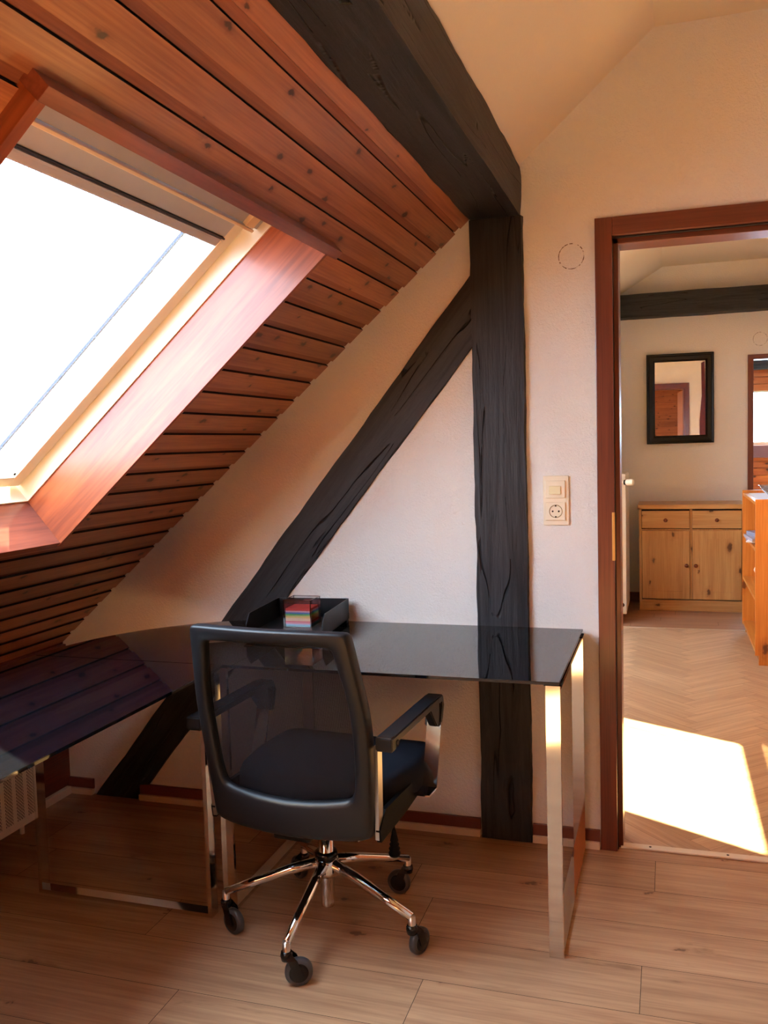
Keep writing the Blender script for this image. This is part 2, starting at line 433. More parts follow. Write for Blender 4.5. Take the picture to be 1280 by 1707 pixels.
# herringbone floor of the hall
def herring(x0, x1, y0, y1, mat, w=.085, n=5):
    bm = bmesh.new(); rn = []; Lg = w*n; c, s = math.cos(math.radians(45)), math.sin(math.radians(45)); g = .0004
    def inside(p): return x0 <= p[0] <= x1 and y0 <= p[1] <= y1
    R = int(9/w)
    cxm, cym = (x0+x1)/2, (y0+y1)/2
    for i in range(-60, 60):
        for j in range(-14, 14):
            for kind in (0, 1):
                if kind == 0: a0, b0, a1, b1 = i*w+j*2*Lg, i*w, i*w+j*2*Lg+Lg, i*w+w
                else: a0, b0, a1, b1 = i*w+j*2*Lg-w+0, i*w+w-0, i*w+j*2*Lg, i*w+w+Lg
                if kind == 1: a0, a1, b0, b1 = i*w+j*2*Lg-w, i*w+j*2*Lg, i*w, i*w+Lg
                q = [(a0+g, b0+g), (a1-g, b0+g), (a1-g, b1-g), (a0+g, b1-g)]
                q = [(cxm+p[0]*c-p[1]*s, cym+p[0]*s+p[1]*c) for p in q]
                if not any(inside(p) for p in q): continue
                t = bmesh.new(); t.faces.new([t.verts.new((p[0], p[1], -.0002)) for p in q])
                for co, no in (((x0, 0, 0), (-1, 0, 0)), ((x1, 0, 0), (1, 0, 0)), ((0, y0, 0), (0, -1, 0)), ((0, y1, 0), (0, 1, 0))):
                    bmesh.ops.bisect_plane(t, geom=t.verts[:]+t.edges[:]+t.faces[:], plane_co=co, plane_no=no, clear_outer=True)
                nf = len(t.faces)
                for f in t.faces: f.material_index = kind
                join(bm, t); rn += [(.25 if kind else .75)+random.uniform(-.22, .22)]*nf
    return obj('floor', bm, mat, rnd=rn)
struct(herring(XK, 1.25, WY+.03, 6.29, [M['parquet'], M['parquet2']]), 'tan herringbone floor of the hall', 'floor')
o = plank_floor('floor', XK, 2.3, 6.30, 9.2, wood('dark_tan_planks', L((176, 130, 98)), L((150, 104, 74)), 0, knots=None, rough=.35, attrvar=.1), w=.12, length=.9)
struct(o, 'darker tan plank floor at the far end of the hall', 'floor')
struct(obj('trim_3', B((-.62, 1.25, 6.283, 6.303, -.001, .004), bevel=.001), M['seamstrip']), 'thin pale seam strip across the hall floor', 'trim')
# threshold strip
bm = B((DX0, DX1, WY+.012, WY+.045, 0, .006), bevel=.0025)
th = struct(obj('trim_1', bm, M['creamstrip']), 'cream threshold strip under the door', 'trim')
for i, x in enumerate((-.06, .17, .42)):
    obj('screw', lathe([(0, .0012), (.004, .001), (.004, 0)], (x, WY+.0285, .006), n=10), M['iron'], th)

# slope: boards with grooves, opening for windows
def slope_boards(y0, y1, holes):
    bm = bmesh.new(); rn = []; pitch = .0848; k = -1
    def strip(sa, sb, da, db, r):
        sa_, sb_ = max(sa, 0.0), min(sb, 2.165)
        if sb_-sa_ < 1e-4: return
        cuts = sorted({sa_, sb_}|{c for h in holes for c in (h[2], h[3]) if sa_ < c < sb_})
        for a, b in zip(cuts, cuts[1:]):
            m = (a+b)/2; segs = [(y0, y1)]
            for h in holes:
                if h[2] < m < h[3]:
                    ns = []
                    for p, q in segs:
                        if h[1] <= p or h[0] >= q: ns.append((p, q)); continue
                        if h[0] > p: ns.append((p, h[0]))
                        if h[1] < q: ns.append((h[1], q))
                    segs = ns
            def dep(s): return da+(db-da)*((s-sa)/(sb-sa) if sb > sa else 0)
            for p, q in segs:
                bm.faces.new([bm.verts.new(v) for v in ((p, a, dep(a)), (q, a, dep(a)), (q, b, dep(b)), (p, b, dep(b)))]); rn.append(r)
    mi = []
    while True:
        s0 = .0637+k*pitch-.004
        if s0 > 2.165: break
        r = random.random()
        n0 = len(rn); strip(s0+.0015, s0+.0017, .006, .0105, r); strip(s0+.0017, s0+.0040, .0105, .0105, r*.3)      # dark gap
        strip(s0+.0040, s0+.0045, .0105, 0.0, r)
        mi += [1]*(len(rn)-n0); n0 = len(rn)
        strip(s0+.0045, s0+.0665, 0, 0, r); strip(s0+.0665, s0+.0672, 0, .006, r)
        mi += [0]*(len(rn)-n0); n0 = len(rn)
        strip(s0+.0672, s0+pitch+.0015, .006, .006, r); mi += [2]*(len(rn)-n0)
        k += 1
    for f, m in zip(bm.faces, mi): f.material_index = m
    me = bpy.data.meshes.new('ceiling'); bm.to_mesh(me); bm.free()
    o = link('ceiling', me, [M['pine'], M['darkseam'], M['groove']])
    at = me.attributes.new('rnd', 'FLOAT', 'FACE'); at.data.foreach_set('value', rn)
    o.matrix_world = SM; return o
H3 = (3.295+1.25*1.045, 3.295+1.25*2.125, S0-.015, S1+.015)
H = lambda off: (1.045+off, 2.125+off, S0-.015, S1+.015)
struct(slope_boards(ROOM_Y0, WY, [H(0), H(-1.75)]), 'sloping ceiling of red-brown knotty pine boards with the roof window', 'ceiling')
# roof build-up behind the boards, whole house, pierced by the window shafts
def roof(y0, y1, holes, s0=-2.2, s1=2.6, d0=.016, d1=.20):
    bm = bmesh.new(); ys = sorted(holes); cur = y0
    for h in ys:
        B((cur, h[0], s0, s1, d0, d1), bm=bm); B((h[0], h[1], s0, h[2], d0, d1), bm=bm); B((h[0], h[1], h[3], s1, d0, d1), bm=bm); cur = h[1]
    B((cur, y1, s0, s1, d0, d1), bm=bm)
    me = bpy.data.meshes.new('ceiling'); bmesh.ops.recalc_face_normals(bm, faces=bm.faces); bm.to_mesh(me); bm.free()
    o = link('ceiling', me, M['ceil']); o.matrix_world = SM; return o
struct(roof(-2.2, W2-.02, [H(-1.75), H(0)]), 'roof build-up behind the pine boards of the study', 'ceiling')
struct(roof(W2-.02, 9.4, [H3], s0=-.03), 'plastered roof slope above the hall', 'ceiling')
# cream slope and flat ceiling above the beam, study
zfl = 2.497; xfl = -.430+(zfl-2.150)/(DZ/DX)*1.0
def ceil_poly(x0, z0, x1, z1, x2, y0, y1):
    bm = bmesh.new(); t = .02
    prism([(x0, z0), (x1, z1), (x2, z1), (x2, z1+.06), (x1-.02, z1+.06), (x0-.02, z0+.06)], 1, y0, y1, bm)
    return bm
struct(obj('ceiling', ceil_poly(-.62, 1.990, xfl, zfl, 2.5, ROOM_Y0-.1, WY+.05), M['ceil']), 'cream plastered slope and flat ceiling right of the beam', 'ceiling')
struct(obj('ceiling', B((2.3, 2.6, ROOM_Y0-.1, W2, 2.45, 2.75), (-.9, 2.6, ROOM_Y0-.3, ROOM_Y0-.03, 0, 2.75), (2.5, 2.6, ROOM_Y0-.2, 3.0, 0, 2.75)), M['ceil']), 'outer shell of the study', 'ceiling')
struct(obj('wall_left', B((XK-.17, XK-.03, ROOM_Y0-.2, 9.4, 0, .62)), M['wall']), 'outer knee wall of the house', 'wall')

# hall behind the door
struct(obj('wall_right', B((1.25, 1.35, W2, 7.47, 0, 2.8)), M['wall']), 'hall side wall hidden right of the door opening', 'wall')
struct(obj('wall_left', prism([(XK, 0), (-.405, 0), (-.405, 2.40), (-.50, 2.33), (-.55, 2.06), (XK, .61)], 1, 6.32, 6.42, B((-.55, -.405, 6.42, 7.40, 0, 2.38))), M['wall']), 'hall side wall behind the radiator', 'wall')
FY = 7.35
D2X0, D2X1, D2Z = .618, 1.20, 1.87
struct(obj('wall_back', wall_piece([[(-.6, 0), (D2X0, 0), (D2X0, 2.8), (0, 2.78), (-.6, 2.27)], [(D2X0, D2Z), (D2X1, D2Z), (D2X1, 2.8), (D2X0, 2.8)], [(D2X1, 0), (1.35, 0), (1.35, 2.8), (D2X1, 2.8)]], FY, FY+.12), M['wall']), 'far wall of the hall carrying the black framed mirror', 'wall')
bm = bmesh.new()
prism([(-.62, 1.985), (-.62, 2.27), (-.037, 2.615), (1.35, 2.615), (1.35, 2.72), (-.06, 2.72), (-.72, 2.33), (-.72, 1.985)], 1, W2, FY+.05, bm)
struct(obj('ceiling', bm, M['ceil']), 'cream ceiling of the hall', 'ceiling')
struct(obj('baseboard_back', B((-.405, -.22, FY-.012, FY, 0, .07)), M['base']), 'brown skirting behind the hall cabinet', 'baseboard')

# baseboards in the study: brown skirting with a cream strip at its foot
bands = [(XK, -2.10), (-1.895, -.597), (-.425, -.212)]
struct(obj('baseboard_back', B(*[(a, b, WY-.012, WY, .022, .060) for a, b in bands], bevel=.002), M['base']), 'brown skirting along the foot of the end wall', 'baseboard')
struct(obj('trim_2', B(*[(a, b, WY-.022, WY, 0, .024) for a, b in bands], (XK, XK+.02, ROOM_Y0, WY-.022, 0, .030), bevel=.003), M['creamstrip']), 'cream strip at the foot of the skirting', 'trim')
struct(obj('trim_4', B((XK, XK+.014, ROOM_Y0, WY, slope_z(XK)-.045, slope_z(XK)-.006), bevel=.003), M['base']), 'reddish moulding where the slope meets the knee wall', 'trim')

# ------------------------------------------------------------------ roof window
def window(name):
    w = sthing(name, (0, 0, 0), 'roof window with a red-brown wooden lining and a cream frame', 'window'); w.matrix_world = SM
    def part(n, bm, mat, parent=w, smooth=False):
        bmesh.ops.recalc_face_normals(bm, faces=bm.faces)
        me = bpy.data.meshes.new(n); bm.to_mesh(me); bm.free(); return link(n, me, mat, parent)
    Y0, Y1 = 1.06, 2.11
    ln = part('lining', B((Y1, Y1+.013, S0, S1+.016, -.028, .135), bevel=.001), M['lining'])
    ln2 = part('lining', B((Y0-.022, Y0, S0-.02, S1+.016, -.030, .135), bevel=.001), M['lining'])
    lm = M['lining_across']
    part('lining', B((Y0-.024, Y1+.055, S0-.026, S0, -.036, .135), bevel=.001), lm)
    part('lining', B((Y0-.024, Y1+.014, S1, S1+.022, -.026, .135), bevel=.001), lm)
    i = .006
    fr = part('outer_frame', B((Y1-i, Y1+.05, S0-.03, S1+.05, .128, .215), (Y0-.05, Y0+i, S0-.03, S1+.05, .128, .215),
          (Y0, Y1, S1-i, S1+.05, .128, .215), bevel=.0015), M['frame'])
    part('head_cover', B((Y0+i, Y1-i, S0-.03, S0+.088, .150, .215), bevel=.0015), M['framegrey'])
    part('corner_clip', B((Y1-.085, Y1-.045, S0+.045, S0+.088, .138, .152), bevel=.002), M['frame'], fr)
    part('vent_flap', B((Y0+.01, Y1-.03, S0+.0905, S0+.0985, .140, .176), bevel=.002), M['frame'])
    # sash
    part('sash', B((2.052, 2.100, S0+.10, 1.398, .176, .222), (1.075, 1.118, S0+.10, 1.398, .176, .222),
          (1.118, 2.052, 1.360, 1.398, .176, .222), bevel=.003), M['frame'])
    part('ventilation_bar', B((1.118, 2.054, S0+.10, S0+.153, .1755, .222), bevel=.003), M['framegrey'])
    part('seal', B((1.118, 2.052, S0+.1535, S0+.1575, .170, .205)), M['dkline'])
    bl = part('roller_blind_bar', B((1.08, 2.046, S0+.158, S0+.183, .168, .200), bevel=.006), M['framegrey'])
    part('end_cap', B((2.034, 2.046, S0+.160, S0+.181, .166, .19), bevel=.003), M['frame'], bl)
    part('pane', B((1.10, 2.06, S0+.15, 1.37, .204, .208)), M['glass'])
    part('glazing_bar', B((1.961, 1.968, .497, 1.306, .214, .222)), M['bluebar'])
    part('screw', lathe([(0, .175), (.004, .175), (.004, .178)], (2.038, 1.345, 0), n=10), M['iron'])
    return w
M['lining_across'] = wood('red_stained_lining_across', L((150, 76, 52)), L((112, 50, 34)), 0, knots=None, rough=.3, coat=.4, grain=.5, attrvar=0)
win1 = window('window_1')
for nm, lab in (('window_2', 'second roof window in the same slope, behind the camera'), ('window_3', 'roof window above the hall, letting the sun onto its floor')):
    c = copy_tree(win1); c.name = nm; c['label'] = lab
    c.matrix_world = Matrix.Translation((0, WIN_OFF[nm], 0)) @ SM if nm == 'window_2' else Matrix.Translation((0, 3.295, 0)) @ SM @ Matrix.Diagonal((1.25, 1, 1, 1))

# ------------------------------------------------------------------ black timbers
def hewn(name, verts8, nx, mat, amp=.004, parent=None, seedv=0, label='', axis_len=2):
    """eight-corner prism, subdivided along its length and roughened"""
    bm = bmesh.new(); a = [Vector(v) for v in verts8[:4]]; b = [Vector(v) for v in verts8[4:]]
    m = 5; rnd = random.Random(seedv); rings = []
    ph = [rnd.uniform(0, 6.28) for _ in range(24)]
    for i in range(nx+1):
        t = i/nx; ring = []; cen = sum((a[k].lerp(b[k], t) for k in range(4)), Vector())/4
        for k in range(4):
            p, q = a[k].lerp(b[k], t), a[(k+1) % 4].lerp(b[(k+1) % 4], t)
            for j in range(m):
                u = j/m; c = p.lerp(q, u); e = min(u, 1-u)*m
                d = (c-cen).normalized(); corner = .9*amp if j == 0 else 0
                w = amp*(.5*math.sin(t*nx*.35+ph[k]+j*.7)+.4*math.sin(t*nx*.9+ph[k+4]+j*1.3)+.35*rnd.uniform(-1, 1))
                if j == 0: w = w*1.1-corner
                ring.append(bm.verts.new(c+d*w))
        rings.append(ring)
    n = 4*m
    for r0, r1 in zip(rings, rings[1:]):
        for j in range(n): bm.faces.new((r0[j], r0[(j+1) % n], r1[(j+1) % n], r1[j])).smooth = True
    bm.faces.new(rings[0][::-1]); bm.faces.new(rings[-1])
    o = obj(name, bm, mat)
    if label == 'slanted':
        ang = math.atan2(b[0].z-a[0].z, b[0].x-a[0].x); rm = Matrix.Rotation(-ang, 4, 'Y'); o.data.transform(rm.inverted()); o.matrix_world = rm
    o.data.set_sharp_from_angle(angle=math.radians(28)); return o
PX0, PX1 = -.593, -.4255
o = hewn('timber_post', [(PX0, WY-.022, 0.001), (PX1, WY-.022, 0.001), (PX1, WY+.05, 0.001), (PX0, WY+.05, 0.001), (PX0, WY-.022, 1.995), (PX1, WY-.022, 1.995), (PX1, WY+.05, 1.995), (PX0, WY+.05, 1.995)], 60, M['timber_z'], .0028, seedv=3)
tag(o, 'upright black timber post set in the white wall, between desk wall and door', 'post')
BX0, BX1 = -.594, -.430
o = hewn('timber_beam', [(BX0, ROOM_Y0-.02, 1.995), (BX1, ROOM_Y0-.02, 1.990), (BX1, ROOM_Y0-.02, 2.135), (BX0, ROOM_Y0-.02, 2.10),
     (BX0, WY+.03, 1.997), (BX1, WY+.03, 1.993), (BX1, WY+.03, 2.150), (BX0, WY+.03, 2.10)], 90, M['timber_y'], .0028, seedv=5)
tag(o, 'long black hewn ceiling beam resting on the black post', 'beam')
o = hewn('timber_brace', [(-2.092, WY-.012, .001), (-1.905, WY-.012, .001), (-1.905, WY+.05, .001), (-2.092, WY+.05, .001),
     (-.590, WY-.012, 1.835), (-.590, WY-.012, 1.605), (-.590, WY+.05, 1.605), (-.590, WY+.05, 1.835)], 56, M['timber_x'], .0030, seedv=9, label='slanted')
tag(o, 'slanting black timber brace running from the floor up to the post', 'brace')
o = hewn('timber_beam', [(-.405, FY-.16, 2.222), (-.405, FY-.16, 2.402), (-.405, FY+.0, 2.402), (-.405, FY+.0, 2.222), (1.25, FY-.16, 2.225), (1.25, FY-.16, 2.398), (1.25, FY, 2.398), (1.25, FY, 2.225)], 30, M['timber_x'], .003, seedv=11)
tag(o, 'black crossbeam high on the far hall wall, above the mirror', 'beam')

# ------------------------------------------------------------------ study door frame
d1 = sthing('door_1', (.24, WY, 0), 'red-brown wooden door frame with an open doorway to the hall', 'door')
cz = 1.963
obj('casing', B((-.209, -.158, WY-.016, WY+.004, 0, cz), bevel=.002), M['doorwood'], d1)
obj('casing', B((DX1+.008, DX1+.059, WY-.016, WY+.004, 0, cz), bevel=.002), M['doorwood'], d1)
M['doorwoodh'] = wood('mahogany_veneer_across', L((118, 56, 36)), L((90, 38, 24)), 0, knots=None, rough=.33, coat=.2, grain=1.6, attrvar=0)
obj('casing', B((-.158, DX1+.008, WY-.016, WY+.004, 1.908, cz), bevel=.002), M['doorwoodh'], d1)
for x0, x1 in ((-.209, -.158), (DX1+.008, DX1+.059)): obj('casing', B((x0, x1, W2-.004, W2+.016, 0, cz), bevel=.002), M['doorwood'], d1)
obj('casing', B((-.158, DX1+.008, W2-.004, W2+.016, 1.902, cz), bevel=.002), M['doorwoodh'], d1)
jb = obj('jamb', B((-.162, -.142, WY+.018, W2+.002, 0, 1.905), bevel=.002), M['doorwood'], d1)
obj('jamb', B((DX1-.008, DX1+.012, WY+.018, W2+.002, 0, 1.905), bevel=.002), M['doorwood'], d1)
obj('jamb', B((-.158, DX1+.008, WY+.018, W2+.002, 1.888, 1.910), bevel=.002), M['doorwoodh'], d1)
obj('rebate', B((-.166, -.156, WY+.001, WY+.019, 0, 1.912), (DX1+.006, DX1+.014, WY+.001, WY+.019, 0, 1.912), (-.158, DX1+.008, WY+.001, WY+.019, 1.904, 1.912)), M['darkseam'], d1)
sp_ = obj('strike_plate', B((-.166, -.1565, WY-.0168, WY-.012, .925, 1.075), bevel=.002), M['brass'], d1)
# open door leaf folded back on the right wall side of the study (seen in the mirror)
lf = obj('door_leaf', B((DX1+.02, DX1+.06, WY-.80, WY-.025, .008, 1.89), bevel=.003), M['lining2'] if 'lining2' in M else wood('honey_door_veneer', L((196, 118, 62)), L((170, 94, 46)), 2, knots=None, rough=.35, grain=1.4, attrvar=0), d1)
obj('hinge', B((DX1+.008, DX1+.022, WY-.03, WY-.017, .25, .33), (DX1+.008, DX1+.022, WY-.03, WY-.017, 1.55, 1.63), bevel=.002), M['steel'], lf)

# ------------------------------------------------------------------ switch and socket, round cover
sw = thing('switch_socket_panel', 'cream double wall plate with a light switch above a round power socket', 'switch', (-.336, WY, 1.111))
obj('cover_frame', B((-.376, -.296, WY-.007, WY, 1.034, 1.190), bevel=.0025), M['whiteplastic'], sw)
rk = obj('rocker_plate', B((-.368, -.307, WY-.013, WY-.006, 1.120, 1.175), bevel=.0018), M['whiteplastic'], sw)
obj('rocker_button', B((-.356, -.320, WY-.0175, WY-.0125, 1.132, 1.158), bevel=.0012), M['creamswitch'], rk)
bm = bmesh.new()
sc_ = (-.3365, WY-.0125, 1.0785)
sk = obj('socket_plate', B((-.368, -.307, WY-.0125, WY-.006, 1.050, 1.107), bevel=.0018), M['whiteplastic'], sw)
obj('socket_well', lathe([(.0215, -.001), (.0195, .0015), (.0185, .0005), (.0175, -.004), (0, -.0045)], (sc_[0], WY-.0130, sc_[2]), axis=(0, -1, 0), n=32), M['socketin'] if 'socketin' in M else plain('socket_shade', (186, 166, 128), .4), sk, True)
for dx in (-.0095, .0095): obj('socket_hole', lathe([(0, .0), (.0028, .0), (.0028, -.002)], (sc_[0]+dx, WY-.0130-(-.0046)-.0046-.0006, sc_[2]), axis=(0, -1, 0), n=14), M['black'], sk)
for q in (.0150, -.0195): obj('earth_clip', B((sc_[0]-.0025, sc_[0]+.0025, WY-.0145, WY-.0125, sc_[2]+q, sc_[2]+q+.0045)), M['iron'], sk)
def cover(x, y, z, r, lab):
    c = thing('junction_cover', lab, 'wall cover', (x, y, z))
    obj('disc', lathe([(0, .0015), (r*.97, .0015), (r*.99, 0)], (x, y, z), axis=(0, -1, 0), n=40), M['wall'], c, True)
    bm = bmesh.new(); rr = random.Random(4)
    for i in range(48):      # broken hairline round the edge
        if rr.random() < .28: continue
        a0, a1 = 2*math.pi*i/48, 2*math.pi*(i+1)/48; w = rr.uniform(.0006, .0015)
        vs = [bm.verts.new((x+math.cos(a)*q, y-.0018, z+math.sin(a)*q)) for a, q in ((a0, r-w), (a1, r-w), (a1, r+w), (a0, r+w))]
        bm.faces.new(vs)
    obj('outline', bm, M['outline'], c)
cover(-.280, WY, 1.860, .038, 'round painted-over cover outlined on the wall beside the door frame')
cover(.665, FY, 2.02, .05, 'faint round cover above the far doorway in the hall')

# ------------------------------------------------------------------ desks
DT = .710
def arc_pts(cx, cy, r, a0, a1, n=26): return [(cx+r*math.cos(math.radians(a0+(a1-a0)*i/n)), cy+r*math.sin(math.radians(a0+(a1-a0)*i/n))) for i in range(n+1)]
desk = thing('glass_desk', 'black glass desk on chrome sled legs along the wall under the brace', 'desk', (-.70, 2.48, 0))
obj('glass_top', prism([(-1.1435, 2.163), (-.256, 2.163), (-.256, 2.802), (-1.1435, 2.802)], 2, DT-.008, DT, bevel=.0012), M['blackglass'], desk)
obj('corner_top', prism([(-1.1445, 2.163)]+arc_pts(-1.1445, 2.163, .645, 90, 180), 2, DT-.008, DT), M['blackglass'], desk)
def sled(y0, y1, x, par, zt=DT-.012):
    p = strap([(x, y0, .006), (x, y1, .006), (x, y1, zt-.006), (x, y0, zt-.006), (x, y0, .006)], (1, 0, 0), .036, .012)
    f = obj('leg_frame', p, M['chrome'], par)
    for y in (y0+.03, y1-.03): obj('bracket', B((x-.022, x+.022, y-.035, y+.02, zt-.001, DT-.0082), bevel=.001), M['bracket'], f)
sled(2.178, 2.790, -.2735, desk); sled(2.178, 2.790, -1.186, desk)
ret = thing('glass_desk', 'black glass side desk along the low wall under the window', 'desk', (-1.48, 1.55, 0))
obj('glass_top', prism([(-1.79, .96), (-1.168, .96), (-1.168, 2.160), (-1.79, 2.160)], 2, DT-.008, DT, bevel=.0012), M['blackglass'], ret)
def sledx(x0, x1, y, par, zt=DT-.012):
    p = strap([(x0, y, .006), (x1, y, .006), (x1, y, zt-.006), (x0, y, zt-.006), (x0, y, .006)], (0, 1, 0), .036, .012)
    f = obj('leg_frame', p, M['chrome'], par)
    for x in (x0+.03, x1-.03): obj('bracket', B((x-.03, x+.03, y-.022, y+.022, zt-.001, DT-.0082), bevel=.001), M['bracket'], f)
sledx(-1.787, -1.222, 2.140, ret); sledx(-1.787, -1.222, 1.0, ret)

# ------------------------------------------------------------------ letter tray with the note box
def R2(p, c, ang):
    a = math.radians(ang); x, y = p[0]-c[0], p[1]-c[1]; return (c[0]+x*math.cos(a)-y*math.sin(a), c[1]+x*math.sin(a)+y*math.cos(a))
tc = (-1.137, 2.615); TA = 5.0
def rotm(c, ang): return Matrix.Translation((c[0], c[1], 0)) @ Matrix.Rotation(math.radians(ang), 4, 'Z')
tray = thing('letter_tray', 'black plastic letter tray open at the front, standing on the desk by the brace', 'tray', (tc[0], tc[1], DT))
mt = rotm(tc, TA); hw, hd = .124, .165
obj('floor_panel', B((-hw, hw, -hd, hd, DT+.012, DT+.016), mtx=mt), M['blackplastic'], tray)
obj('back_panel', B((-hw, hw, hd-.003, hd, DT+.012, DT+.080), bevel=.001, mtx=mt), M['blackplastic'], tray)
for s in (-1, 1):
    bm = prism([(-hd+.02, DT+.012), (hd, DT+.012), (hd, DT+.080), (-hd+.05, DT+.080), (-hd+.02, DT+.05)], 0, s*hw-(.003 if s > 0 else 0), s*hw+(.003 if s < 0 else 0))
    bmesh.ops.transform(bm, matrix=mt, verts=bm.verts); obj('side_panel', bm, M['blackplastic'], tray)
for x in (-hw+.014, hw-.014):
    for y in (-hd+.03, hd-.014): obj('foot', B((x-.012, x+.012, y-.012, y+.012, DT, DT+.012), mtx=mt), M['blackplastic'], tray)
nb = (-1.134, 2.640); NA = 2.0; nm_ = rotm(nb, NA); h = .0455; z0 = DT+.0165
box = thing('note_box', 'clear acrylic memo box standing in the black tray', 'box', (nb[0], nb[1], z0))
t_ = .0022
obj('acrylic_shell', B((-h, h, -h, -h+t_, z0, z0+.088), (-h, h, h-t_, h, z0, z0+.088), (-h, -h+t_, -h+t_, h-t_, z0, z0+.088), (h-t_, h, -h+t_, h-t_, z0, z0+.088), (-h+t_, h-t_, -h+t_, h-t_, z0, z0+.002), mtx=nm_), M['acrylic'], box)
obj('acrylic_edge', B(*[(sx*h-.0012, sx*h+.0012, sy*h-.0012, sy*h+.0012, z0+.001, z0+.088) for sx in (-1, 1) for sy in (-1, 1)], (-h, h, -h-.001, -h+.0012, z0+.0865, z0+.0885), (-h, h, h-.0012, h+.001, z0+.0865, z0+.0885), (-h-.001, -h+.0012, -h, h, z0+.0865, z0+.0885), (h-.0012, h+.001, -h, h, z0+.0865, z0+.0885), mtx=nm_), M['acredge'], box)
pap = thing('note_paper_stack', 'stack of coloured note paper with red on top inside the acrylic box', 'note paper', (nb[0], nb[1], z0+.0022))
zz = z0+.0022; rr = random.Random(2)
for nm0, rgb, th_ in (('teal', (96, 186, 190), .004), ('sky', (150, 196, 226), .004), ('rose', (228, 130, 150), .005), ('red', (224, 78, 84), .005), ('peach', (244, 176, 132), .009), ('apricot', (246, 196, 120), .006),
                      ('lime', (196, 214, 120), .004), ('green', (92, 196, 120), .004), ('blue', (84, 130, 190), .005), ('pink', (236, 178, 190), .005), ('coral', (230, 74, 66), .007)):
    j = rr.uniform(-.0006, .0006)
    obj('paper_layer', B((-h+.0045+j, h-.0045+j, -h+.0045, h-.0045, zz, zz+th_), mtx=nm_), plain('note_paper_'+nm0, rgb, .8), pap); zz += th_

# ------------------------------------------------------------------ office chair
ch = thing('office_chair', 'black mesh-back swivel office chair with chrome star base at the desk', 'chair', (-.885, 2.165, 0))
cc = Vector((-.885, 2.165, 0)); CA = -5.0
CM = Matrix.Translation(cc) @ Matrix.Rotation(math.radians(CA), 4, 'Z') @ Matrix.Translation((.015, 0, 0))
def cx(bm): bmesh.ops.transform(bm, matrix=CM, verts=bm.verts); return bm
# backrest frame: outer and inner outline, swept with thickness
def back_y(z):     # local y of the back plane at height z
    pts = [(.37, -.228), (.45, -.236), (.52, -.247), (.62, -.264), (.75, -.290), (.89, -.320)]
    if z <= pts[0][0]: return pts[0][1]
    for (a, b), (c, d) in zip(pts, pts[1:]):
        if z <= c: return b+(d-b)*(z-a)/(c-a)
    return pts[-1][1]
def back_x(x): return -.035*(1-(x/.23)**2)      # the back is curved: the middle lies nearer the sitter's rear
def dense(h, k=2):
    """half outline with its corners cut round (Chaikin)"""
    for _ in range(k):
        o = [h[0]]
        for a, b in zip(h, h[1:]): o += [(a[0]*.75+b[0]*.25, a[1]*.75+b[1]*.25), (a[0]*.25+b[0]*.75, a[1]*.25+b[1]*.75)]
        h = o+[h[-1]]
    return h
OUT = dense([(0, .886), (.10, .886), (.197, .884), (.207, .880), (.211, .870), (.218, .80), (.225, .74), (.230, .69), (.231, .64), (.229, .58), (.225, .50), (.220, .44), (.217, .388), (.209, .366), (.11, .360), (0, .358)])
INN = dense([(0, .850), (.08, .850), (.155, .848), (.166, .842), (.171, .830), (.177, .79), (.187, .74), (.191, .69), (.192, .64), (.190, .58), (.186, .52), (.181, .489), (.173, .474), (.158, .465), (.08, .455), (0, .452)])
def resym(h): return h+[(-x, z) for x, z in h[-2:0:-1]]
O, I = resym(OUT), resym(INN)
bm = bmesh.new(); n = len(O)
def P3(p, dy): return (p[0]+.004, back_y(p[1])-back_x(p[0])*0-.0+dy+back_x(p[0])*.9+.030, p[1])
lay = []
mid = [((o[0]+i[0])/2, (o[1]+i[1])/2) for o, i in zip(O, I)]
sh = lambda p, q, t: (p[0]+(q[0]-p[0])*t, p[1]+(q[1]-p[1])*t)
prof = [(0.0, -.006), (.02, -.013), (.07, -.0185), (.16, -.0205), (.5, -.0215), (.84, -.0190), (.94, -.0150), (1.0, -.006), (1.0, .004), (.95, .010), (.5, .014), (.05, .014), (0.0, .008)]
for t, dy in prof: lay.append([bm.verts.new(P3(sh(o, i, t), dy)) for o, i in zip(O, I)])
for a, b in zip(lay, lay[1:]+lay[:1]):
    for k in range(n): bm.faces.new((a[k], a[(k+1) % n], b[(k+1) % n], b[k])).smooth = True
fr = obj('back_frame', cx(bm), M['blackplastic'], ch)
fr.data.set_sharp_from_angle(angle=math.radians(50))
# lower skirt of the frame, turned under the seat
bm = bmesh.new(); rows = []
for zz_, dy, sx in ((.385, -.016, 1.0), (.372, -.010, 1.0), (.352, .010, .97), (.345, .045, .94), (.350, .075, .92)):
    rows.append([bm.verts.new((x*sx, back_y(.38)+back_x(x)*.9+.030+dy, zz_+(.010 if abs(x) > .18 else .0))) for x in [-.205+.41*i/16 for i in range(17)]])
for a, b in zip(rows, rows[1:]):
    for k in range(16): bm.faces.new((a[k], a[k+1], b[k+1], b[k])).smooth = True
sk_ = obj('back_skirt', cx(bm), M['blackgloss'], ch); so = sk_.modifiers.new('t', 'SOLIDIFY'); so.thickness = .006
